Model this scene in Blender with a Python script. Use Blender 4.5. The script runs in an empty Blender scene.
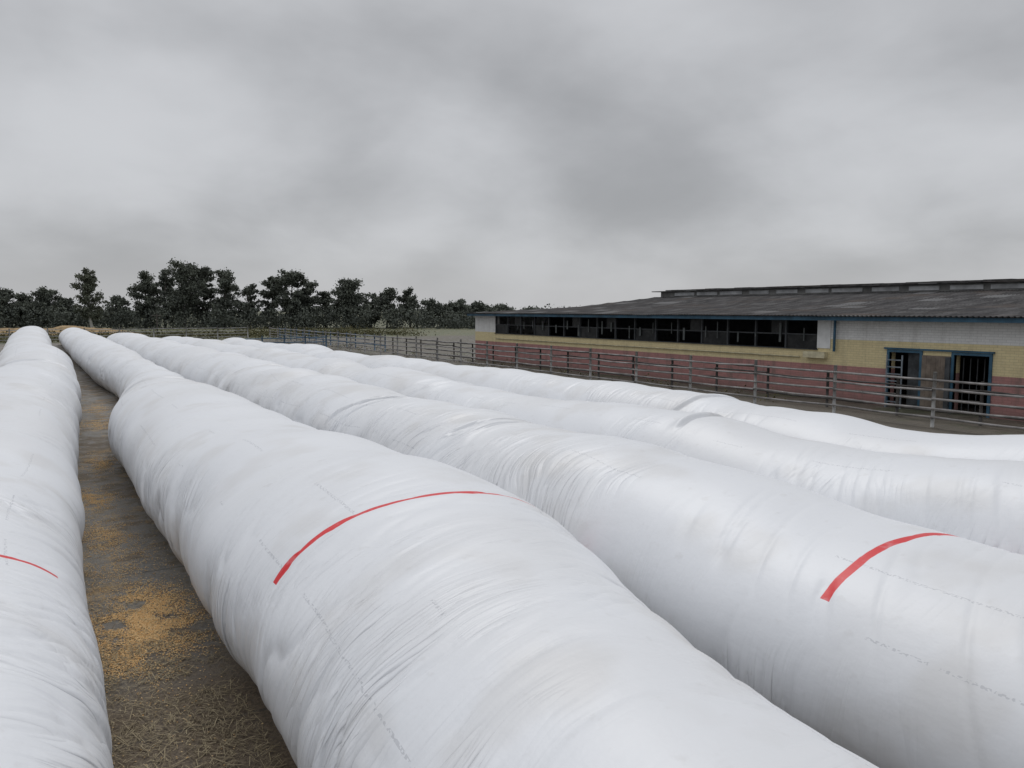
import bpy, math, random
import numpy as np
from mathutils import Vector
random.seed(7); rng=np.random.default_rng(7)
scene=bpy.context.scene
scene.view_settings.view_transform='Standard'; scene.view_settings.look='None'; scene.view_settings.exposure=0

# frame: +Y runs along the bags, +X towards the barn, metres
AZ=math.radians(31.2); CH=3.5
def cam_xy(lat,fwd):
    return (lat*math.cos(AZ)+fwd*math.sin(AZ), -lat*math.sin(AZ)+fwd*math.cos(AZ))

# ------------------------------------------------------------ helpers
def H(ix,iy,seed):
    h=(ix.astype(np.int64)*374761393+iy.astype(np.int64)*668265263+seed*974634777)&0xffffffff
    h=((h^(h>>13))*1274126177)&0xffffffff
    h=(h^(h>>16))&0xffffffff
    return h/4294967295.0
def vn(x,y,seed=0):
    x=np.asarray(x,float); y=np.asarray(y,float); x,y=np.broadcast_arrays(x,y)
    ix=np.floor(x); iy=np.floor(y); fx=x-ix; fy=y-iy
    fx=fx*fx*fx*(fx*(fx*6-15)+10); fy=fy*fy*fy*(fy*(fy*6-15)+10)
    a=H(ix,iy,seed); b=H(ix+1,iy,seed); c=H(ix,iy+1,seed); d=H(ix+1,iy+1,seed)
    return (a*(1-fx)+b*fx)*(1-fy)+(c*(1-fx)+d*fx)*fy
def fbm(x,y,seed=0,o=3):
    v=0;a=1;t=0
    for i in range(o):
        v=v+a*vn(x*2**i,y*2**i,seed+i*17); t+=a; a*=.5
    return v/t
def sstep(a,b,x):
    t=np.clip((x-a)/(b-a),0,1); return t*t*(3-2*t)

def new_obj(name,verts,faces,mat=None,parent=None,smooth=False):
    me=bpy.data.meshes.new(name); me.from_pydata([tuple(v) for v in verts],[],faces); me.update()
    ob=bpy.data.objects.new(name,me); scene.collection.objects.link(ob)
    if mat: me.materials.append(mat)
    if parent: ob.parent=parent
    if smooth: me.polygons.foreach_set('use_smooth',[True]*len(me.polygons))
    return ob
def empty(name,loc=(0,0,0)):
    e=bpy.data.objects.new(name,None); e.location=loc; scene.collection.objects.link(e); return e
class M:
    def __init__(s): s.v=[]; s.f=[]
    def box(s,x0,x1,y0,y1,z0,z1):
        n=len(s.v)
        s.v+=[(x0,y0,z0),(x1,y0,z0),(x1,y1,z0),(x0,y1,z0),(x0,y0,z1),(x1,y0,z1),(x1,y1,z1),(x0,y1,z1)]
        s.f+=[(n,n+3,n+2,n+1),(n+4,n+5,n+6,n+7),(n,n+1,n+5,n+4),(n+1,n+2,n+6,n+5),(n+2,n+3,n+7,n+6),(n+3,n,n+4,n+7)]
    def tube(s,pts,rad,k=8):
        n0=len(s.v); pts=[Vector(p) for p in pts]
        for i,p in enumerate(pts):
            d=(pts[min(i+1,len(pts)-1)]-pts[max(i-1,0)]).normalized()
            up=Vector((0,0,1)) if abs(d.z)<.9 else Vector((1,0,0))
            a=d.cross(up).normalized(); b=d.cross(a)
            r=rad[i] if isinstance(rad,(list,tuple)) else rad
            for j in range(k):
                t=2*math.pi*j/k; s.v.append(tuple(p+a*math.cos(t)*r+b*math.sin(t)*r))
        for i in range(len(pts)-1):
            for j in range(k):
                a=n0+i*k+j; b=n0+i*k+(j+1)%k
                s.f.append((a,b,b+k,a+k))
        s.f.append(tuple(n0+j for j in range(k))); s.f.append(tuple(n0+(len(pts)-1)*k+j for j in reversed(range(k))))
    def obj(s,name,mat,parent=None,smooth=False): return new_obj(name,s.v,s.f,mat,parent,smooth)

# node helper
class N:
    def __init__(s,name):
        s.m=bpy.data.materials.new(name); s.m.use_nodes=True; s.t=s.m.node_tree; s.b=s.t.nodes['Principled BSDF']
    def n(s,t,**k):
        nd=s.t.nodes.new(t)
        for a,b in k.items(): setattr(nd,a,b)
        return nd
    def l(s,a,b): s.t.links.new(a,b)
    def put(s,sock,v):
        if isinstance(v,bpy.types.NodeSocket): s.l(v,sock)
        else: sock.default_value=v
    def math(s,op,a,b=0.0,c=0.0,clamp=False):
        nd=s.n('ShaderNodeMath',operation=op); nd.use_clamp=clamp
        s.put(nd.inputs[0],a); s.put(nd.inputs[1],b); s.put(nd.inputs[2],c); return nd.outputs[0]
    def mix(s,f,a,b,mode='MIX'):
        nd=s.n('ShaderNodeMix',data_type='RGBA',blend_type=mode)
        s.put(nd.inputs[0],f)
        for i,v in ((6,a),(7,b)):
            if isinstance(v,tuple) and len(v)==3: v=v+(1,)
            s.put(nd.inputs[i],v)
        return nd.outputs[2]
    def noise(s,vec,scale,detail=3,rough=.5,dist=0.):
        nd=s.n('ShaderNodeTexNoise'); s.put(nd.inputs['Vector'],vec)
        nd.inputs['Scale'].default_value=scale; nd.inputs['Detail'].default_value=detail
        nd.inputs['Roughness'].default_value=rough; nd.inputs['Distortion'].default_value=dist
        return nd.outputs['Fac']
    def ramp(s,x,a,b,lo=0.,hi=1.):
        nd=s.n('ShaderNodeMapRange',interpolation_type='SMOOTHSTEP'); s.put(nd.inputs[0],x)
        nd.inputs[1].default_value=a; nd.inputs[2].default_value=b; nd.inputs[3].default_value=lo; nd.inputs[4].default_value=hi
        return nd.outputs[0]
    def attr(s,name):
        a=s.n('ShaderNodeAttribute'); a.attribute_name=name; return a.outputs['Fac']
    def obj(s): return s.n('ShaderNodeTexCoord').outputs['Object']
    def uv(s): return s.n('ShaderNodeTexCoord').outputs['UV']
    def scale(s,vec,sc):
        nd=s.n('ShaderNodeMapping'); s.put(nd.inputs[0],vec); nd.inputs['Scale'].default_value=sc; return nd.outputs[0]
    def sep(s,vec):
        nd=s.n('ShaderNodeSeparateXYZ'); s.put(nd.inputs[0],vec); return nd.outputs
    def comb(s,x,y,z=0.):
        nd=s.n('ShaderNodeCombineXYZ'); s.put(nd.inputs[0],x); s.put(nd.inputs[1],y); s.put(nd.inputs[2],z); return nd.outputs[0]
    def bump(s,h,strength,dist,normal=None):
        nd=s.n('ShaderNodeBump'); nd.inputs['Strength'].default_value=strength; nd.inputs['Distance'].default_value=dist
        s.put(nd.inputs['Height'],h)
        if normal: s.put(nd.inputs['Normal'],normal)
        return nd.outputs[0]
    def fin(s,col,rough,spec=.5,normal=None,metal=0.):
        if isinstance(col,tuple) and len(col)==3: col=col+(1,)
        s.put(s.b.inputs['Base Color'],col); s.put(s.b.inputs['Roughness'],rough)
        s.b.inputs['Specular IOR Level'].default_value=spec; s.b.inputs['Metallic'].default_value=metal
        if normal: s.put(s.b.inputs['Normal'],normal)
        return s.m

def simple(name,col,rough=.7,var=.25,sc=3.,spec=.3,metal=0.):
    m=N(name); o=m.obj()
    a=m.ramp(m.noise(o,sc,4,.6),.3,.7)
    c=m.mix(a,tuple(x*(1-var) for x in col),tuple(min(1,x*(1+var)) for x in col))
    return m.fin(c,rough,spec,None,metal)

# ------------------------------------------------------------ bags
def bag_mat(name,mark,seed):
    m=N(name); uv=m.uv(); S=m.sep(uv); s,th=S[0],S[1]
    sh=m.attr('warp'); zone=m.attr('zone'); dirt=m.attr('dirt')
    f1=m.noise(m.comb(m.math('MULTIPLY',sh,8.),m.math('MULTIPLY',th,.8),seed),1.,1,.5)
    f1=m.math('ABSOLUTE',m.math('SUBTRACT',f1,.5))
    f1=m.math('POWER',m.math('ADD',m.math('MULTIPLY',f1,2.),.002),.6)
    f2=m.noise(m.comb(m.math('MULTIPLY',sh,20.),m.math('MULTIPLY',th,2.),seed+5),1.,1,.5)
    f2=m.math('ABSOLUTE',m.math('SUBTRACT',f2,.5))
    f3=m.noise(m.comb(m.math('MULTIPLY',s,6.),m.math('MULTIPLY',th,8.),seed+5),1.,3,.6)
    h=m.math('ADD',m.math('MULTIPLY',f1,.65),m.math('MULTIPLY',f2,.60))
    h=m.math('ADD',m.math('MULTIPLY',h,zone),m.math('MULTIPLY',f3,.05))
    nrm=m.bump(h,1.,.075)
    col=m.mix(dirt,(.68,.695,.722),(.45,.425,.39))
    dd2=m.ramp(f3,.60,.75,0.,.22); col=m.mix(dd2,col,(.48,.47,.46))
    wn=m.attr('wander')
    for t0,gap in ((1.98,.54),(.95,.58),(2.5,.56)):
        dd=m.math('ABSOLUTE',m.math('SUBTRACT',m.math('ADD',th,wn),t0))
        k=m.math('LESS_THAN',dd,.010)
        a=m.math('GREATER_THAN',m.noise(m.comb(m.math('MULTIPLY',s,48.),m.math('MULTIPLY',th,80.),t0),1.,0),.53)
        b=m.math('GREATER_THAN',m.noise(m.comb(m.math('MULTIPLY',s,.8),t0*7,seed),1.,0),gap)
        k=m.math('MULTIPLY',m.math('MULTIPLY',k,a),m.math('MULTIPLY',b,.40))
        col=m.mix(k,col,(.30,.31,.34))
    if mark:
        s0,t0,t1,wd,bend=mark
        tm=(max(t0,.6)+t1)/2
        dt=m.math('SUBTRACT',th,tm)
        off=m.math('ADD',m.math('MULTIPLY',m.math('MULTIPLY',dt,dt),bend),m.math('MULTIPLY',m.math('SUBTRACT',m.noise(m.comb(m.math('MULTIPLY',th,2.),seed),1.,1),.5),.06))
        dd=m.math('ABSOLUTE',m.math('SUBTRACT',m.math('SUBTRACT',s,s0),off))
        rag=m.math('MULTIPLY',m.math('SUBTRACT',m.noise(m.comb(m.math('MULTIPLY',th,7.),m.math('MULTIPLY',s,12.)),1.,2),.5),.022)
        e=m.ramp(m.math('ADD',dd,rag),wd,wd-.008,0.,1.)
        k=m.math('MULTIPLY',e,m.math('MULTIPLY',m.math('GREATER_THAN',th,t0),m.math('LESS_THAN',th,t1)))
        dry=m.ramp(f3,.3,.5,.78,1.)
        col=m.mix(m.math('MULTIPLY',k,dry),col,(.60,.022,.028))
    return m.fin(col,.42,.40,nrm)

def make_bag(name,keys,y0,y1,seed,mark=None,creases=(),pinch=(),hv=1.):
    ys=np.concatenate([np.arange(y0,0,.25),np.arange(0,15,.022),np.arange(15,32,.05),np.arange(32,52,.12),np.arange(52,140,.3)])
    ys=ys[ys<y1]; ys=np.append(ys,y1)
    K=np.array(keys,float)
    fine=np.arange(y0-10,y1+10,.25)
    def curve(i,sm):
        v=np.interp(fine,K[:,0],K[:,i]); n=int(sm/.25); k=np.hanning(2*n+3); k/=k.sum()
        v=np.convolve(np.pad(v,n+1,mode='edge'),k,mode='valid')
        return np.interp(ys,fine,v)
    c=curve(1,1.9); a=curve(2,1.5); h=curve(3,2.0)
    c=c+.10*(fbm(ys*.16,0,seed+3,2)-.5)
    a=a*(1+.08*hv*(vn(ys*.40,0,seed+4)-.5)+.03*(vn(ys*1.0,0,seed+5)-.5))
    h=h*(1+.15*hv*(vn(ys*.30,0,seed+6)-.5)+.05*(vn(ys*.8,0,seed+7)-.5))
    e=np.clip((ys-(y1-3.2))/3.2,0,1); e2=np.clip(((y0+2)-ys)/2,0,1)
    ef=np.sqrt(np.clip(1-e**2.2,0.004,1))*np.sqrt(np.clip(1-e2**2,0.004,1))
    a=a*(.12+.88*ef); h=h*(.06+.94*ef)
    NT=176
    th=np.linspace(-math.pi/2,1.5*math.pi,NT+1)
    Sg,T=np.meshgrid(ys,th,indexing='ij')
    A=a[:,None]; Hh=h[:,None]; C=c[:,None]
    zc=.42*Hh; b=Hh-zc
    ct,st=np.cos(T),np.sin(T)
    q=T*1.25
    X=A*np.sign(ct)*np.abs(ct)**.92
    Z=np.where(st>0,zc+b*np.abs(st)**.93,zc+zc*1.25*st)
    d=.14*(fbm(Sg*.55,q*.55,seed+10,2)-.5)
    warp=Sg+.85*fbm(Sg*.5,q*.45,seed+20,2)+.20*fbm(Sg*1.4,q*1.1,seed+23,2)+.14*np.abs(ct)
    low=sstep(.6,-.3,st)
    fl=.13+.48*np.abs(ct)**1.5+.60*low
    z1=sstep(.38,.64,fbm(Sg*.42,q*.42,seed+30,2))
    pz=np.zeros_like(Sg)
    for (py,pw,pa) in pinch: pz=np.maximum(pz,pa*np.exp(-((Sg+.25*np.cos(T)-py)/pw)**2))
    zt=np.clip(z1*.9+pz,0,1.3)
    def ridge(f,g,sd,p=2.2,w=None):
        n=vn((warp if w is None else w)*f,q*g,sd); return (1-np.abs(2*n-1))**p
    # local patches decide which folds bite (so folds start and stop)
    pa1=sstep(.40,.60,fbm(Sg*1.1,q*.8,seed+50,2)); pa2=sstep(.43,.58,fbm(Sg*1.7,q*1.3,seed+52,2))
    d=d+.050*(vn(warp*1.8,q*.5,seed+40)-.5)*zt
    d=d-.066*ridge(3.3,.42,seed+41,6)*(.12+.95*zt)*np.maximum(fl,.55*pz)*(.3+.7*pa1)
    d=d-.042*ridge(6.5,.7,seed+42,3)*(.08+.95*zt)*np.maximum(fl,.50*pz)*(.2+.8*pa2)
    d=d+.020*(vn(warp*8+40,q*.9,seed+43)-.5)*zt*fl
    # a few diagonal tension creases
    u=Sg+q*.42; z2=sstep(.56,.72,fbm(Sg*.5+3,q*.4,seed+63,2))
    d=d-.034*((1-np.abs(2*vn(u*6.,(Sg-q)*.4,seed+64)-1))**6)*z2*(.20+.80*fl)
    for (cy,t0,t1,dep,sl) in creases:
        line=Sg-cy-sl*(T-t0)-.10*(vn(T*3,Sg*0,seed+int(cy*7))-.5)
        prof_=np.exp(-(line/.030)**2)-.75*np.exp(-((line-.08)/.06)**2)
        d=d-dep*prof_*sstep(t0-.08,t0+.15,T)*sstep(t1+.08,t1-.15,T)
    d=d*np.sqrt(ef)[:,None]
    d=d+.05*np.sin(T*16)*(np.clip((ys-(y1-1.8))/1.8,0,1)[:,None])
    X=X+d*ct; Z=Z+d*st
    Z=np.maximum(Z,.006)
    V=np.stack([C+X,Sg,Z],-1).reshape(-1,3)
    R=len(ys); W=NT+1
    i=np.arange(R-1)[:,None]*W+np.arange(NT)[None,:]
    F=np.stack([i,i+1,i+1+W,i+W],-1).reshape(-1,4)[:,::-1]
    me=bpy.data.meshes.new(name)
    me.vertices.add(len(V)); me.vertices.foreach_set('co',V.ravel())
    me.loops.add(F.size); me.loops.foreach_set('vertex_index',F.ravel().astype(np.int32))
    me.polygons.add(len(F)); me.polygons.foreach_set('loop_start',np.arange(0,F.size,4,dtype=np.int32))
    me.polygons.foreach_set('use_smooth',np.ones(len(F),bool))
    me.update(calc_edges=True)
    uvl=me.uv_layers.new(name='UVMap')
    UV=np.stack([Sg.ravel(),T.ravel()],-1)[F.ravel()]
    uvl.data.foreach_set('uv',UV.ravel())
    def att(nm,arr):
        at=me.attributes.new(nm,'FLOAT','POINT'); at.data.foreach_set('value',arr.ravel().astype(np.float32))
    att('warp',warp)
    zn=(.10+.9*zt)*np.maximum(fl*1.15,.55*pz)*(.28+.72*pa2)
    att('zone',np.clip(zn,0,1.1)*np.clip(1.25-Sg/60,.3,1))
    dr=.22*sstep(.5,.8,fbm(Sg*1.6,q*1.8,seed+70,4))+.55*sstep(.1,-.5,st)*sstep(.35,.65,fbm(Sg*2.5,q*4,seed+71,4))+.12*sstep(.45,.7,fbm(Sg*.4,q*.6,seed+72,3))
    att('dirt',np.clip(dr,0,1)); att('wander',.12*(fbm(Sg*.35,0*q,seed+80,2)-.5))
    me.materials.append(bag_mat('bag_film_%d'%seed,mark,seed/100.))
    ob=bpy.data.objects.new(name,me); scene.collection.objects.link(ob)
    return ob

# keys: (y, centre x, half width, height)
make_bag('grain_bag',[(-10,-1.15,1.35,1.8),(3,-1.2,1.33,1.8),(6,-1.05,1.36,1.85),(10,-1.08,1.35,1.8),(16,-.85,1.38,1.85),(22,-.60,1.37,1.85),(30,-.30,1.40,1.9),(38,-.18,1.42,1.95),(50,-.5,1.35,1.8),(65,-.7,1.4,1.85),(98,-.6,1.4,1.8)],-9,98,100,(6.9,.66,2.3,.038,.0),
    [(31,.4,2.4,.05,.1),(27,.6,2.2,.04,-.1)],[(5.6,1.1,1.),(9,.6,.5),(31,2.5,.7),(24,1.,.5),(42,1.5,.6)])
make_bag('grain_bag',[(-10,2.2,1.22,1.65),(1.5,2.25,1.23,1.66),(3.2,2.47,1.30,1.72),(4.6,2.65,1.44,1.78),(6.3,2.96,1.70,1.80),(8.0,2.90,1.64,1.86),(11,2.74,1.50,1.88),(14,2.65,1.44,1.86),(18.5,2.62,1.42,1.95),(22,2.75,1.2,1.65),(27,3.1,.98,1.6),(33,3.25,.9,1.55),(40,3.1,1.1,1.75),(55,3.0,1.3,1.8),(95,2.9,1.3,1.7)],-9,92,200,(6.20,.30,2.60,.038,-.07),
    [(22.5,.6,2.5,.05,.15),(19.8,.9,2.3,.035,-.2)],[(4.0,1.4,.50),(12.5,1.1,.45),(22,1.3,.9),(29,1.5,.8)],.35)
make_bag('grain_bag',[(-10,5.8,1.38,1.8),(1.6,5.87,1.44,1.76),(3.6,5.98,1.56,1.78),(6,5.93,1.47,1.85),(10,5.85,1.4,1.9),(14,5.8,1.36,1.8),(20,5.85,1.4,1.85),(40,5.9,1.35,1.8),(75,6.0,1.35,1.65)],-9,76,300,(3.62,.25,2.38,.042,-.08),
    [(14.2,.7,2.6,.045,.12),(13.7,1.,2.4,.035,.2),(10.2,.8,2.3,.03,-.1),(24,.7,2.3,.04,.1)],[(14,.8,1.),(10,.8,.75),(24,1.,.8),(33,1.,.7),(7.3,.5,.45)],.8)
make_bag('grain_bag',[(-10,8.7,1.38,1.8),(4,8.65,1.36,1.8),(9,8.6,1.38,1.88),(15,8.6,1.33,1.8),(30,8.5,1.35,1.8),(45,8.2,1.3,1.75),(62,7.9,1.3,1.65)],-9,62,400,None,
    [(8.8,.7,2.0,.06,-.25),(17,.8,2.2,.04,.1)],[(8.8,.6,.9),(17,.8,.7),(5.5,.6,.5),(25,1.,.7)],.8)
make_bag('grain_bag',[(-10,11.4,1.35,1.8),(5,11.3,1.34,1.78),(12,11.3,1.34,1.85),(25,11.2,1.3,1.8),(40,10.8,1.3,1.75),(56,10.3,1.3,1.6)],-9,56,500,None,
    [(11,.7,2.3,.04,.1)],[(11,.8,.8),(20,.8,.7),(29,1.,.7)],.9)

# ------------------------------------------------------------ ground
def ground_mat():
    m=N('yard_ground'); o=m.obj(); x,y,z=m.sep(o)
    nA=m.noise(o,.35,4,.6); nB=m.noise(o,2.2,5,.65); nC=m.noise(o,28.,4,.7); nD=m.noise(o,140.,2,.6)
    conc=m.mix(m.ramp(nB,.3,.7),(.15,.142,.13),(.33,.32,.295))
    conc=m.mix(m.ramp(nC,.42,.7,0,.6),conc,(.085,.073,.06))
    dirt=m.mix(m.ramp(nC,.3,.7),(.075,.057,.042),(.20,.155,.105))
    dirt=m.mix(m.ramp(nD,.55,.7,0,.5),dirt,(.30,.24,.16))
    nearmask=m.ramp(m.math('ADD',y,m.math('MULTIPLY',nB,2.)),9.2,8.2)
    yard=m.mix(m.ramp(m.math('ADD',m.math('MULTIPLY',nA,.6),m.math('MULTIPLY',nB,.7)),.58,.74,0.,.85),conc,dirt)
    yard=m.mix(nearmask,yard,dirt)
    j=m.math('ABSOLUTE',m.math('SUBTRACT',m.math('FRACT',m.math('DIVIDE',y,4.5)),.5))
    yard=m.mix(m.math('MULTIPLY',m.math('LESS_THAN',j,.004),.6),yard,(.05,.045,.04))
    cornf=m.math('MULTIPLY',m.ramp(m.noise(o,1.3,5,.7),.52,.64),m.ramp(nC,.44,.56))
    cornf=m.math('MULTIPLY',cornf,m.math('MULTIPLY',m.ramp(y,8.3,9.),m.ramp(y,46.,40.)))
    yard=m.mix(m.math('MULTIPLY',cornf,.75),yard,(.50,.33,.14))
    grass=m.mix(m.ramp(nB,.3,.7),(.055,.068,.032),(.12,.125,.06))
    grass=m.mix(m.ramp(nA,.45,.65,0,.7),grass,(.15,.13,.075))
    mud=m.mix(m.ramp(nB,.3,.7),(.06,.052,.042),(.13,.115,.095))
    mud=m.mix(m.ramp(nC,.4,.7,0,.5),mud,(.17,.15,.11))
    mud=m.mix(m.ramp(nA,.5,.62,0,.6),mud,(.06,.07,.035))
    xo=m.math('ADD',x,m.math('MULTIPLY',m.math('SUBTRACT',nB,.5),2.))
    c=m.mix(m.ramp(xo,12.6,13.6),yard,mud)
    yo=m.math('ADD',y,m.math('MULTIPLY',m.math('SUBTRACT',nA,.5),8.))
    c=m.mix(m.ramp(yo,93.,99.),c,grass)
    hgt=m.math('ADD',m.math('MULTIPLY',nC,.6),m.math('MULTIPLY',nD,.3))
    rough=m.ramp(nB,.35,.65,.42,.95)
    return m.fin(c,rough,.35,m.bump(hgt,.8,.03))
new_obj('ground',[(-1500,-400,0),(1500,-400,0),(1500,2500,0),(-1500,2500,0)],[(0,1,2,3)],ground_mat())

def kernels():
    pts=[]
    def patch(cx,cy,rx,ry,k):
        p=rng.normal(size=(k,2))*[rx,ry]*.5+[cx,cy]; pts.append(p)
    patch(.80,9.15,.60,.9,14000); patch(.98,10.0,.40,.7,4000); patch(.55,8.4,.35,.5,1800); patch(.75,13.5,.35,1.0,2000)
    patch(.7,16.2,.35,.9,4500); patch(1.0,20,.4,1.2,2500); patch(1.4,27,.5,1.5,3000); patch(1.6,31,.5,1.5,3000); patch(.8,11.7,.6,2.2,1600); patch(.75,11,.6,6,3000)
    P=np.concatenate(pts)
    keep=fbm(P[:,0]*3.6,P[:,1]*3.6,5,4)>.33+.32*rng.random(len(P))-.06
    P=P[keep]; n=len(P)
    base=np.array([(1,0,0),(-1,0,0),(0,1,0),(0,-1,0),(0,0,.7),(0,0,-.7)])
    fc=np.array([(0,2,4),(2,1,4),(1,3,4),(3,0,4),(2,0,5),(1,2,5),(3,1,5),(0,3,5)])
    ang=rng.random(n)*6.28; sc=.0055+rng.random(n)*.0035
    c,s=np.cos(ang),np.sin(ang)
    B=np.repeat(base[None],n,0)*sc[:,None,None]*np.array([1.25,.9,.8])
    X=B[...,0]*c[:,None]-B[...,1]*s[:,None]+P[:,0:1]; Y=B[...,0]*s[:,None]+B[...,1]*c[:,None]+P[:,1:2]
    Z=B[...,2]+.005+(rng.random(n)*.012)[:,None]
    V=np.stack([X,Y,Z],-1).reshape(-1,3); F=(fc[None]+6*np.arange(n)[:,None,None]).reshape(-1,3)
    m=N('maize_kernel'); g=m.n('ShaderNodeNewGeometry').outputs['Random Per Island']
    col=m.mix(g,(.68,.38,.13),(.82,.62,.33)); mt=m.fin(col,.5,.4)
    new_obj('spilled_corn',V.tolist(),F.tolist(),mt)
kernels()
def straw():
    n=8500
    x=.15+rng.random(n)*1.3; y=4.2+rng.random(n)*4.6
    sel=fbm(x*2.5,y*2.5,9,3)>.33+.3*rng.random(n)
    extra=3200
    x=np.concatenate([x[sel],.2+rng.random(extra)*1.3,4.0+rng.random(500)*.7]); y=np.concatenate([y[sel],8.5+rng.random(extra)**1.5*20,1+rng.random(500)*6])
    n=len(x); a=rng.random(n)*3.14; L=.015+rng.random(n)**2*.07; w=.001+rng.random(n)*.002
    dx,dy=np.cos(a)*L,np.sin(a)*L; px,py=-np.sin(a)*w,np.cos(a)*w
    z0=.006+rng.random(n)*.02; z1=.006+rng.random(n)*.03
    V=np.stack([np.stack([x-dx+px,y-dy+py,z0],-1),np.stack([x-dx-px,y-dy-py,z0],-1),np.stack([x+dx-px,y+dy-py,z1],-1),np.stack([x+dx+px,y+dy+py,z1],-1)],1).reshape(-1,3)
    F=(np.arange(4)[None]+4*np.arange(n)[:,None])
    m=N('straw'); g=m.n('ShaderNodeNewGeometry').outputs['Random Per Island']
    col=m.mix(g,(.12,.092,.06),(.44,.37,.24)); new_obj('straw_litter',V.tolist(),F.tolist(),m.fin(col,.8,.2))
straw()

# ------------------------------------------------------------ fences
steel=simple('galvanised_rail',(.30,.30,.295),.55,.35,2.,.4)
rust=simple('weathered_rail',(.26,.25,.245),.7,.4,2.,.3)
dark=simple('dark_rail',(.07,.065,.062),.7,.4,2.,.3)
blue=simple('blue_paint_rail',(.07,.13,.20),.55,.3,2.,.4)
def fence(name,p0,p1,step,heights,mrail,mpost,posth=1.6,pr=.045,rr=.024):
    e=empty(name,(p0[0],p0[1],0))
    d=Vector((p1[0]-p0[0],p1[1]-p0[1],0)); L=d.length; d.normalize(); k=int(L/step)
    post=M(); rail=M()
    P=[d*(i*step) for i in range(k+1)]
    for q in P:
        t=random.uniform(-.025,.025)
        post.tube([(q.x,q.y,0),(q.x+t,q.y+t,posth)],pr)
    for i in range(k):
        for hh in heights:
            a=P[i]; b=P[i+1]; za=hh+random.uniform(-.03,.03); zb=hh+random.uniform(-.03,.03)
            mid=(a+b)/2; off=d.cross(Vector((0,0,1)))*-(pr+rr)
            rail.tube([(a.x+off.x,a.y+off.y,za),(mid.x+off.x,mid.y+off.y,(za+zb)/2-random.uniform(0,.04)),(b.x+off.x,b.y+off.y,zb)],rr,6)
    post.obj('posts',mpost,e,True); rail.obj('rails',mrail,e,True)
    return e
fence('metal_fence',(22.8,3.1),(22.8,92),3.4,(.3,.58,.86,1.14,1.45),rust,steel,1.66,.055,.036)
fence('metal_fence',(24.3,4.6),(24.3,60),2.7,(.35,.7,1.05,1.30),dark,dark,1.35,.05,.034)
fence('metal_fence',(-40,95.5),(22.5,95.5),3.4,(.4,.75,1.1,1.4),steel,steel,1.6,.06,.04)
fence('metal_fence',(25.0,62),(25.0,96),2.4,(.5,.9,1.25),blue,blue,1.4,.06,.05)
fence('metal_fence',(14,66),(22.4,66),1.8,(.45,.8,1.15),blue,blue,1.35,.06,.05)

# ------------------------------------------------------------ barn
barn=empty('barn_building',(26.4,0,0))
def brick(name,col,col2,dirt=.35):
    m=N(name); o=m.obj(); x,y,z=m.sep(o)
    bt=m.n('ShaderNodeTexBrick'); m.l(m.comb(y,z,0.),bt.inputs['Vector'])
    bt.inputs['Scale'].default_value=1.; bt.inputs['Brick Width'].default_value=.26; bt.inputs['Row Height'].default_value=.088
    bt.inputs['Mortar Size'].default_value=.007; bt.inputs['Mortar Smooth'].default_value=.3
    bt.inputs['Color1'].default_value=col+(1,); bt.inputs['Color2'].default_value=col2+(1,); bt.inputs['Mortar'].default_value=tuple(c*.72 for c in col)+(1,)
    st=m.noise(m.comb(m.math('MULTIPLY',y,2.5),m.math('MULTIPLY',z,.5),x),1.,4,.7)
    c=m.mix(m.ramp(st,.45,.75,0,dirt),bt.outputs['Color'],(.14,.125,.11))
    c=m.mix(m.ramp(m.noise(o,7.,4,.7),.55,.75,0,.35),c,(.32,.30,.28))
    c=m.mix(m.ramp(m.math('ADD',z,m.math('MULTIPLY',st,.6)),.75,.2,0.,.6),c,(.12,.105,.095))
    return m.fin(c,.85,.2)
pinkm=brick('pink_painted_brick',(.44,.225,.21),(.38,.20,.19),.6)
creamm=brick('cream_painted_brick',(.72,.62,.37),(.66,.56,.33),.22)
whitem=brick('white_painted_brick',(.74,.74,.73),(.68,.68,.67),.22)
darkm=simple('dark_interior',(.03,.03,.032),.9)
bluem=simple('blue_trim',(.04,.10,.155),.6,.3,1.5)
frame=simple('window_frame',(.05,.055,.06),.6)
Y0,Y1=-6.,48.6
d1=(13.6,14.75); d2=(15.95,17.1)
T=.35
def seg(name,mat,z0,z1,ranges,x0=0.,x1=T):
    b=M()
    for a,c in ranges: b.box(x0,x1,a,c,z0,z1)
    return b.obj(name,mat,barn)
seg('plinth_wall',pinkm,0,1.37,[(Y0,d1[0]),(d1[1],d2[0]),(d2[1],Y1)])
DT=1.99
seg('cream_wall_lower',creamm,1.37,DT,[(Y0,d1[0]),(d1[1],d2[0]),(d2[1],20.2)])
seg('cream_wall_sill',creamm,1.37,1.92,[(20.2,45.8)])
seg('cream_wall_band',creamm,DT,2.37,[(Y0,20.2)])
seg('cream_wall_end',creamm,1.37,2.0,[(45.8,Y1)])
seg('white_wall',whitem,2.37,3.12,[(Y0,20.2)])
seg('white_wall_end',whitem,2.0,3.12,[(45.8,Y1)])
seg('white_patch',simple('limewash',(.66,.67,.67),.85,.1),2.0,3.10,[(19.6,20.2)],-.03,-.002)
b=M(); b.box(T,34.,Y0,Y0+T,0,3.1); b.box(T,34.,Y1-T,Y1,0,3.1); b.box(34.,34.35,Y0,Y1,0,3.1); b.obj('side_walls',whitem,barn)
b=M(); b.box(6.,6.2,Y0+T,Y1-T,0.01,3.3); b.obj('inner_partition',darkm,barn)
b=M(); b.box(T,6.,Y0+T,Y1-T,.002,.05); b.obj('floor',simple('barn_floor',(.06,.05,.045),.9),barn)
prof=[(-.55,3.26),(9.,3.70),(17.0,4.50),(20.0,4.50),(34.8,3.2)]
g=M()
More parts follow.
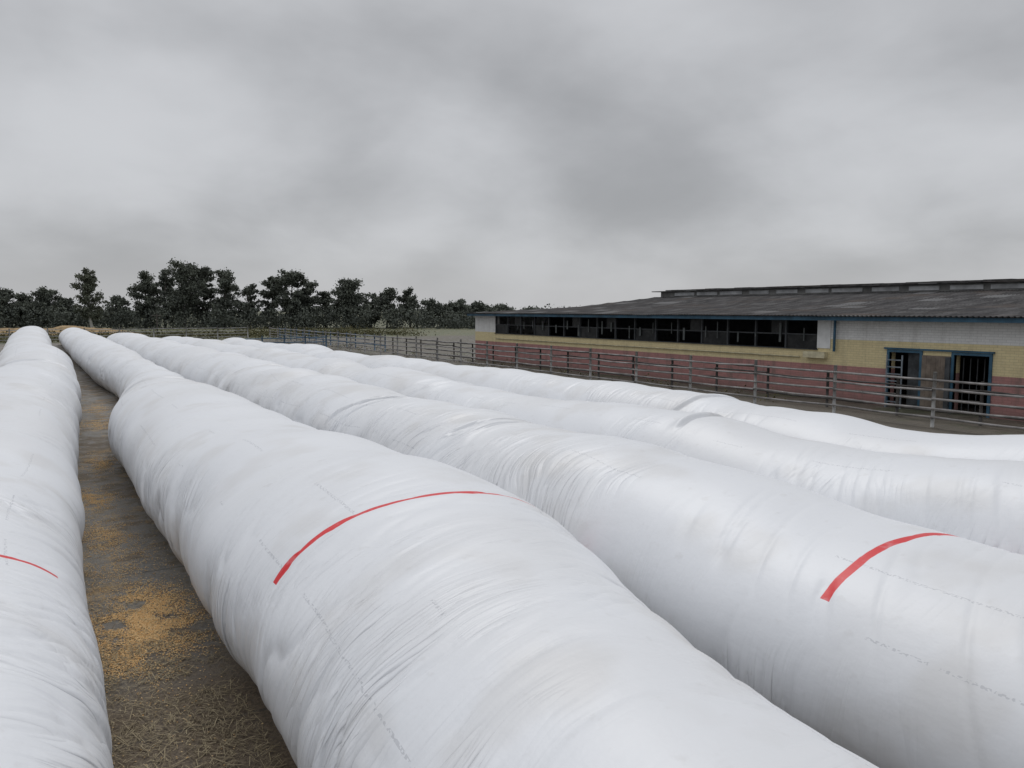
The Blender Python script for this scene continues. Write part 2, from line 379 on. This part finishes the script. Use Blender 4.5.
for yy in (Y0+.1,Y1-.1):
    n=len(g.v)
    g.v+=[(0,yy,3.1),(0,yy,3.24),(9.,yy,3.64),(17.,yy,4.44),(20.,yy,4.44),(34.3,yy,3.2),(34.3,yy,3.1)]; g.f.append(tuple(range(n,n+7)))
g.obj('gables',whitem,barn)
w=M(); yy=20.2
while yy<45.81:
    w.box(.05,.15,yy-.04,yy+.04,1.95,3.08); yy+=25.6/16
w.box(.06,.14,20.25,45.75,2.50,2.55)
w.box(.04,.16,20.16,45.84,3.08,3.12); w.box(-.06,.3,20.16,45.84,1.922,1.95)
w.obj('window_frames',frame,barn)
gm=N('dirty_glass')
glass=gm.fin(gm.mix(gm.ramp(gm.noise(gm.obj(),2.,4,.7),.4,.7),(.010,.011,.012),(.035,.036,.036)),.5,.25)
gl=M()
for i in range(16):
    a=20.2+i*1.6+.04; c=a+1.52
    if i%3==0: gl.box(.09,.10,a,c,1.95,2.50)
    if i in (1,4,8,10,14): gl.box(.09,.10,a,a+.74,2.55,3.08)
gl.obj('window_panes',glass,barn)
cs=M()
for i in range(22):
    a=21+i*1.1+random.uniform(-.3,.3); cs.box(.02,.04,a,a+random.uniform(.04,.14),2.0+random.uniform(0,.4),random.uniform(2.5,3.0))
cs.obj('hanging_strips',simple('strip_cloth',(.10,.11,.11),.8),barn)
f=M(); f.box(-.50,-.44,Y0-.3,Y1+.3,3.10,3.25); f.obj('fascia',bluem,barn)
f=M(); f.box(-.44,0,Y0-.3,Y1+.3,3.13,3.16); f.obj('soffit',darkm,barn)
f=M(); f.tube([(-.12,19.35,3.12),(-.12,19.35,1.9)],.05); f.obj('downpipe',bluem,barn)
f=M(); f.box(-.22,-.002,19.7,20.7,1.62,1.86); f.obj('wall_cabinet',simple('cream_metal',(.6,.55,.38),.6),barn)
f=M(); f.tube([(-.05,45.6,1.60),(-.05,21,1.62)],.03); f.obj('wall_pipe',simple('pale_pipe',(.5,.45,.3),.6),barn)
dm=simple('door_boards',(.06,.065,.07),.8,.4,3.)
df=M()
for a,c in (d1,d2):
    df.box(-.05,.12,a-.09,a,0,DT+.09); df.box(-.05,.12,c,c+.09,0,DT+.09); df.box(-.05,.12,a,c,DT,DT+.09)
df.obj('door_frames',bluem,barn)
dl=M()
dl.box(.10,.15,15.95,16.45,.03,DT-.004)
for i in range(5): dl.box(.16,.19,13.6+i*.23,13.6+i*.23+.02,.05,1.9)
dl.box(-.12,-.07,14.84,15.0,.1,1.9)
dl.obj('door_leaf',dm,barn)
pn=M()
for i in range(6): pn.box(-.06,-.03-.004*(i%2),14.86+i*.167,14.86+i*.167+.160,.15,1.93)
pn.obj('sliding_door_panel',simple('brown_board',(.17,.14,.115),.85,.35,2.),barn)
f=M(); f.box(-.075,-.0,13.45,17.3,DT+.10,DT+.16); f.obj('door_rail',bluem,barn)
lad=M()
for i in range(7): lad.box(-.30,-.27,16.45,17.0,.2+i*.25,.24+i*.25)
lad.box(-.30,-.26,16.42,16.46,0,1.9); lad.box(-.30,-.26,17.0,17.04,0,1.9)
lad.obj('ladder',simple('ladder_steel',(.2,.23,.26),.6),barn)

def roof():
    m=N('fibre_cement_roof'); o=m.obj(); x,y,z=m.sep(o)
    st=m.noise(m.comb(m.math('MULTIPLY',x,.35),m.math('MULTIPLY',y,1.8),0.),1.,4,.7)
    bl=m.noise(o,.35,4,.6)
    c=m.mix(m.ramp(st,.35,.68),(.045,.043,.043),(.135,.13,.13))
    c=m.mix(m.ramp(bl,.5,.68,0,.75),c,(.09,.072,.062))
    sh=m.n('ShaderNodeTexWhiteNoise'); sh.noise_dimensions='2D'
    m.l(m.comb(m.math('FLOOR',m.math('DIVIDE',x,1.6)),m.math('FLOOR',m.math('DIVIDE',y,1.1)),0.),sh.inputs['Vector'])
    c=m.mix(m.math('MULTIPLY',sh.outputs['Value'],.55),c,(.035,.035,.037))
    c=m.mix(m.math('MULTIPLY',m.math('GREATER_THAN',sh.outputs['Value'],.93),.6),c,(.22,.22,.22))
    j=m.math('LESS_THAN',m.math('FRACT',m.math('DIVIDE',x,1.6)),.05)
    c=m.mix(m.math('MULTIPLY',j,.7),c,(.02,.02,.02))
    mat=m.fin(c,.85,.2)
    ysr=np.arange(Y0-.4,Y1+.4,.06)
    xs=list(np.arange(-.6,17.05,.8))
    P=np.array(prof)
    def strip(xa,name):
        V=[]
        for i,x in enumerate(xa):
            zz=np.interp(x,P[:,0],P[:,1])
            for lift in ((.0,) if i%2 else (.035,.0)):
                row=np.stack([np.full_like(ysr,x-(.02 if lift else 0)),ysr,zz+lift+.022*np.sin(ysr*2*math.pi/.18+.5)+.02*(vn(ysr*.3,x,5)-.5)],-1); V.append(row)
        V=np.array(V); R,Cc,_=V.shape
        i=np.arange(R-1)[:,None]*Cc+np.arange(Cc-1)[None]
        F=np.stack([i,i+Cc,i+Cc+1,i+1],-1).reshape(-1,4)
        new_obj(name,V.reshape(-1,3).tolist(),F.tolist(),mat,barn,False)
    strip(xs,'roof_front')
    strip(list(np.arange(20.0,34.9,.8)),'roof_back')
    return mat
rm=roof()
mon=M(); mon.box(17.0,17.1,Y0,Y1-.3,4.42,4.95); mon.box(19.9,20.,Y0,Y1-.3,4.42,4.95); mon.box(17.1,19.9,Y1-.4,Y1-.3,4.42,4.95)
mon.obj('ridge_vent_wall',simple('weathered_sheet',(.18,.18,.175),.8,.4,.8),barn)
mc=M()
yy=Y0
while yy<Y1-2:
    L=2.4; mc.box(16.96,16.99,yy+.1,yy+L-.1-random.uniform(0,.5),4.62,4.86); yy+=L
mc.obj('ridge_vent_glazing',simple('milky_glazing',(.40,.41,.42),.5,.3,1.),barn)
cap=M()
yy=Y0-.4
while yy<Y1-.2:
    L=1.5; dz=random.uniform(-.015,.02)
    cap.box(16.7,18.5,yy,yy+L-.01,4.96+dz,5.02+dz); cap.box(18.51,20.3,yy,yy+L-.01,4.96+dz,5.02+dz)
    cap.box(18.2,18.8,yy,yy+L-.01,5.03+dz,5.15+dz); yy+=L
cap.obj('ridge_cap',rm,barn)

# ------------------------------------------------------------ trees
def leaf_mat(name,lo,hi):
    m=N(name)
    r=m.n('ShaderNodeNewGeometry').outputs['Random Per Island']
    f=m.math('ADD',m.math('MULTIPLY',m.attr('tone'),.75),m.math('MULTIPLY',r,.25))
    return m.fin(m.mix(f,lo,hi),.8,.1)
leafd=leaf_mat('foliage_dark',(.056,.064,.059),(.17,.185,.15))  # distance haze is painted in: leaf colours greyed and lightened
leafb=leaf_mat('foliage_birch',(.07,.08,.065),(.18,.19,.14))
bark=simple('bark',(.08,.074,.066),.9)
barkb=simple('birch_bark',(.35,.34,.32),.8,.5,1.5)
class Leaves:
    def __init__(s): s.P=[];s.T=[];s.S=[]
    def clump(s,c,r,n,size,tone,flat=.8):
        p=rng.normal(size=(n,3)); p/=np.linalg.norm(p,axis=1)[:,None]; rr=rng.random(n)**.5; rr=np.where(rng.random(n)<.30,rr*1.7,rr); p*=rr[:,None]
        p=p*np.array([r,r,r*flat])+np.array(c)
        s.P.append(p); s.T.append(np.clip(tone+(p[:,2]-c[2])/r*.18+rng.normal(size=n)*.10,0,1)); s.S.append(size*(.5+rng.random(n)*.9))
    def obj(s,name,mat,parent=None):
        P=np.concatenate(s.P);T=np.concatenate(s.T);S=np.concatenate(s.S); n=len(P)
        a=rng.normal(size=(n,3)); a/=np.linalg.norm(a,axis=1)[:,None]
        b=np.cross(a,rng.normal(size=(n,3))); b/=np.linalg.norm(b,axis=1)[:,None]
        a=a*S[:,None]*.5; b=b*S[:,None]*.32
        V=np.stack([P-a,P-b,P+a,P+b],1).reshape(-1,3)
        V[:,2]=np.maximum(V[:,2],.02)
        F=(np.arange(4)[None]+4*np.arange(n)[:,None])
        ob=new_obj(name,V.tolist(),F.tolist(),mat,parent)
        at=ob.data.attributes.new('tone','FLOAT','POINT'); at.data.foreach_set('value',np.repeat(T,4).astype(np.float32))
        return ob
def tree(L,W,x,y,h,w,dens=1.,leaf=.42,birch=False):
    tr=h*.02+.06
    top=Vector((x+random.uniform(-.4,.4),y,h*.97))
    pts=[Vector((x,y,0)).lerp(top,t)+Vector((random.uniform(-.15,.15),random.uniform(-.15,.15),0)) for t in (0,.25,.5,.75,1)]
    W.tube(pts,[tr,tr*.8,tr*.55,tr*.3,tr*.08],7)
    nl=int((38 if not birch else 42)*max(1,w/7))
    for i in range(nl):
        t=random.uniform(.15,1.) if not birch else (i+.5)/nl*.8+.2
        base=Vector((x,y,0)).lerp(top,t*.94)
        prof=math.sin(math.pi*min(1,max(.10,t*.93)))**.65
        ang=random.uniform(0,6.28) if not birch else i*2.4; rr=w*.5*prof*random.uniform(.3,1.)
        tip=base+Vector((math.cos(ang)*rr,math.sin(ang)*rr,h*random.uniform(.02,.08)))
        mid=base.lerp(tip,.5)+Vector((0,0,.2)); W.tube([base,mid,tip],[tr*.35*(1.1-t),tr*.22*(1.1-t)+.01,.015],5)
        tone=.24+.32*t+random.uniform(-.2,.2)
        for q in (.35,.7,1.0):
            c=base.lerp(tip,q); rad=w*random.uniform(.05,.115)
            L.clump(tuple(c),rad,int(75*dens*(rad/1.)**1.4+10),leaf,tone)
TR=[(-60,292,50,150),(-25,288,42,152),(8,289,36,150),(28,293,30,152),(50,288,36,152),(68,297,24,155),(122,296,24,150),(146,272,35,150),(166,268,29,156),(186,261,42,150),(206,267,29,154),(226,270,36,152),(250,283,25,150),
    (272,277,27,152),(292,269,38,150),(310,275,25,152),(326,292,24,156),(352,279,40,150),(372,291,22,153),(388,289,28,152),(410,289,24,155),(430,300,30,158),(446,306,26,160),(458,299,26,160),(480,304,32,165),(500,306,32,170),(530,310,40,175)]
L=Leaves(); W=M()
for u,v,wp,D in TR:
    X=(u-512)/780*D; x,y=cam_xy(X,D); h=CH+(310-v)/780*D; w=wp/780*D*1.10
    tree(L,W,x,y,h,w,1.8,.40)
for i in range(600):
    u=random.uniform(-110,600); D=random.uniform(143,162); X=(u-512)/780*D; x,y=cam_xy(X,D)
    k=.55+.45*math.sin(u*.06)*math.sin(u*.023+1)
    hh=random.uniform(.6,5.8)*(1 if u<430 else .7)*(.6+.4*k)
    L.clump((x,y,hh*.66),random.uniform(1.1,2.0),105,.42,random.uniform(.05,.5),.95)
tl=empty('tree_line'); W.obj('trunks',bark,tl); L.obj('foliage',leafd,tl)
L=Leaves(); W=M()
D=138; X=(92-512)/780*D; x,y=cam_xy(X,D); tree(L,W,x,y,CH+(310-269)/780*D,32/780*D,1.8,.34,True)
bt=empty('birch_tree'); W.obj('trunk',barkb,bt); L.obj('foliage',leafb,bt)
L=Leaves()
for i in range(900):
    x=random.uniform(-45,45); y=random.uniform(96.5,118)
    L.clump((x,y,random.uniform(.1,.45)),random.uniform(.7,1.5),34,.24,random.uniform(.1,.7),.5)
for i in range(90):
    y=random.uniform(20,92); x=random.choice((23.2,24.,25.2))+random.uniform(-.4,.4)
    L.clump((x,y,.12),random.uniform(.3,.6),22,.10,random.uniform(.2,1.))
L.obj('weeds',leaf_mat('weeds_leaf',(.06,.065,.035),(.14,.125,.06)))
def heap(name,u0,u1,D,hh,col):
    nx,ny=90,26; V=[];F=[]
    for i in range(nx):
        for j in range(ny):
            a=i/(nx-1); b=j/(ny-1); u=u0+(u1-u0)*a; X=(u-512)/780*D; x,y=cam_xy(X,D+(b-.5)*8)
            e=min(1,min(a,1-a)*7); z=hh*math.sin(math.pi*b)**.8*e**.6*(.5+.8*float(fbm(a*9,b*2,44,3)))
            V.append((x,y,z-.01))
    for i in range(nx-1):
        for j in range(ny-1):
            n=i*ny+j; F.append((n,n+ny,n+ny+1,n+1))
    new_obj(name,V,F,simple(name+'_mat',col,.9,.35,1.2),None,True)
heap('corn_heap',-60,135,112,1.2,(.27,.19,.10))
up=M(); x,y=cam_xy((158-512)/780*108,108); up.tube([(x,y,0),(x,y,3.0)],.09); up.tube([(x-.7,y,2.7),(x+.7,y,2.7)],.05); up.obj('wooden_post',bark)

# ------------------------------------------------------------ sky / light
w=bpy.data.worlds.new('World'); scene.world=w; w.use_nodes=True; t=w.node_tree; t.nodes.clear()
class WN(N):
    def __init__(s): s.t=t
q=WN()
out=q.n('ShaderNodeOutputWorld'); sky=q.n('ShaderNodeTexSky',sky_type='NISHITA'); sky.sun_disc=False
EL,RO=math.radians(54),math.radians(30)
sky.sun_elevation=EL; sky.sun_rotation=RO
bg1=q.n('ShaderNodeBackground'); bg1.inputs[1].default_value=.08; q.l(sky.outputs[0],bg1.inputs[0])
tc=q.n('ShaderNodeTexCoord').outputs['Generated']
x,y,z=q.sep(tc)
zz=q.math('MAXIMUM',z,0.)
den=q.math('ADD',zz,.42)
px=q.math('DIVIDE',x,den); py=q.math('DIVIDE',y,den); pz=q.math('MULTIPLY',zz,1.2)
big=q.noise(q.comb(px,py,q.math('ADD',pz,5.2)),.95,2,.5,.0)
med=q.noise(q.comb(px,py,q.math('ADD',pz,8.1)),2.4,5,.5,.15)
n=q.math('ADD',q.math('MULTIPLY',big,.62),q.math('MULTIPLY',med,.38))
br=q.ramp(n,.35,.65,.36,.62)
hz=q.ramp(z,.0,.10,.65,0.)
br=q.math('ADD',q.math('MULTIPLY',br,q.math('SUBTRACT',1.,hz)),q.math('MULTIPLY',hz,.52))
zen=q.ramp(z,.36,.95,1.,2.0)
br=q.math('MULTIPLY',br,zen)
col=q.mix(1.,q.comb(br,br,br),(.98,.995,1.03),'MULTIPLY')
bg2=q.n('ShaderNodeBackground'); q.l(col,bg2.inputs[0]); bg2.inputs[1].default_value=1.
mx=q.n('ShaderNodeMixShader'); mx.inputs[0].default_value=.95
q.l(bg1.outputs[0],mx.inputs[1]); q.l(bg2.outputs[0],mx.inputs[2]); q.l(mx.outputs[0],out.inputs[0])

sd=bpy.data.lights.new('sun','SUN'); sd.energy=.8; sd.angle=math.radians(24); sd.color=(1,.98,.95)
so=bpy.data.objects.new('sun',sd); scene.collection.objects.link(so)
dv=Vector((math.cos(EL)*math.sin(RO),math.cos(EL)*math.cos(RO),math.sin(EL)))
so.rotation_euler=dv.to_track_quat('Z','Y').to_euler(); so.location=(20,10,40)

cd=bpy.data.cameras.new('camera'); co=bpy.data.objects.new('camera',cd); scene.collection.objects.link(co)
cd.sensor_width=36; cd.lens=36*780/1024; cd.clip_end=6000; cd.clip_start=.05
co.location=(0,0,CH); co.rotation_euler=(math.radians(90-5.42),0,-AZ)
scene.camera=co
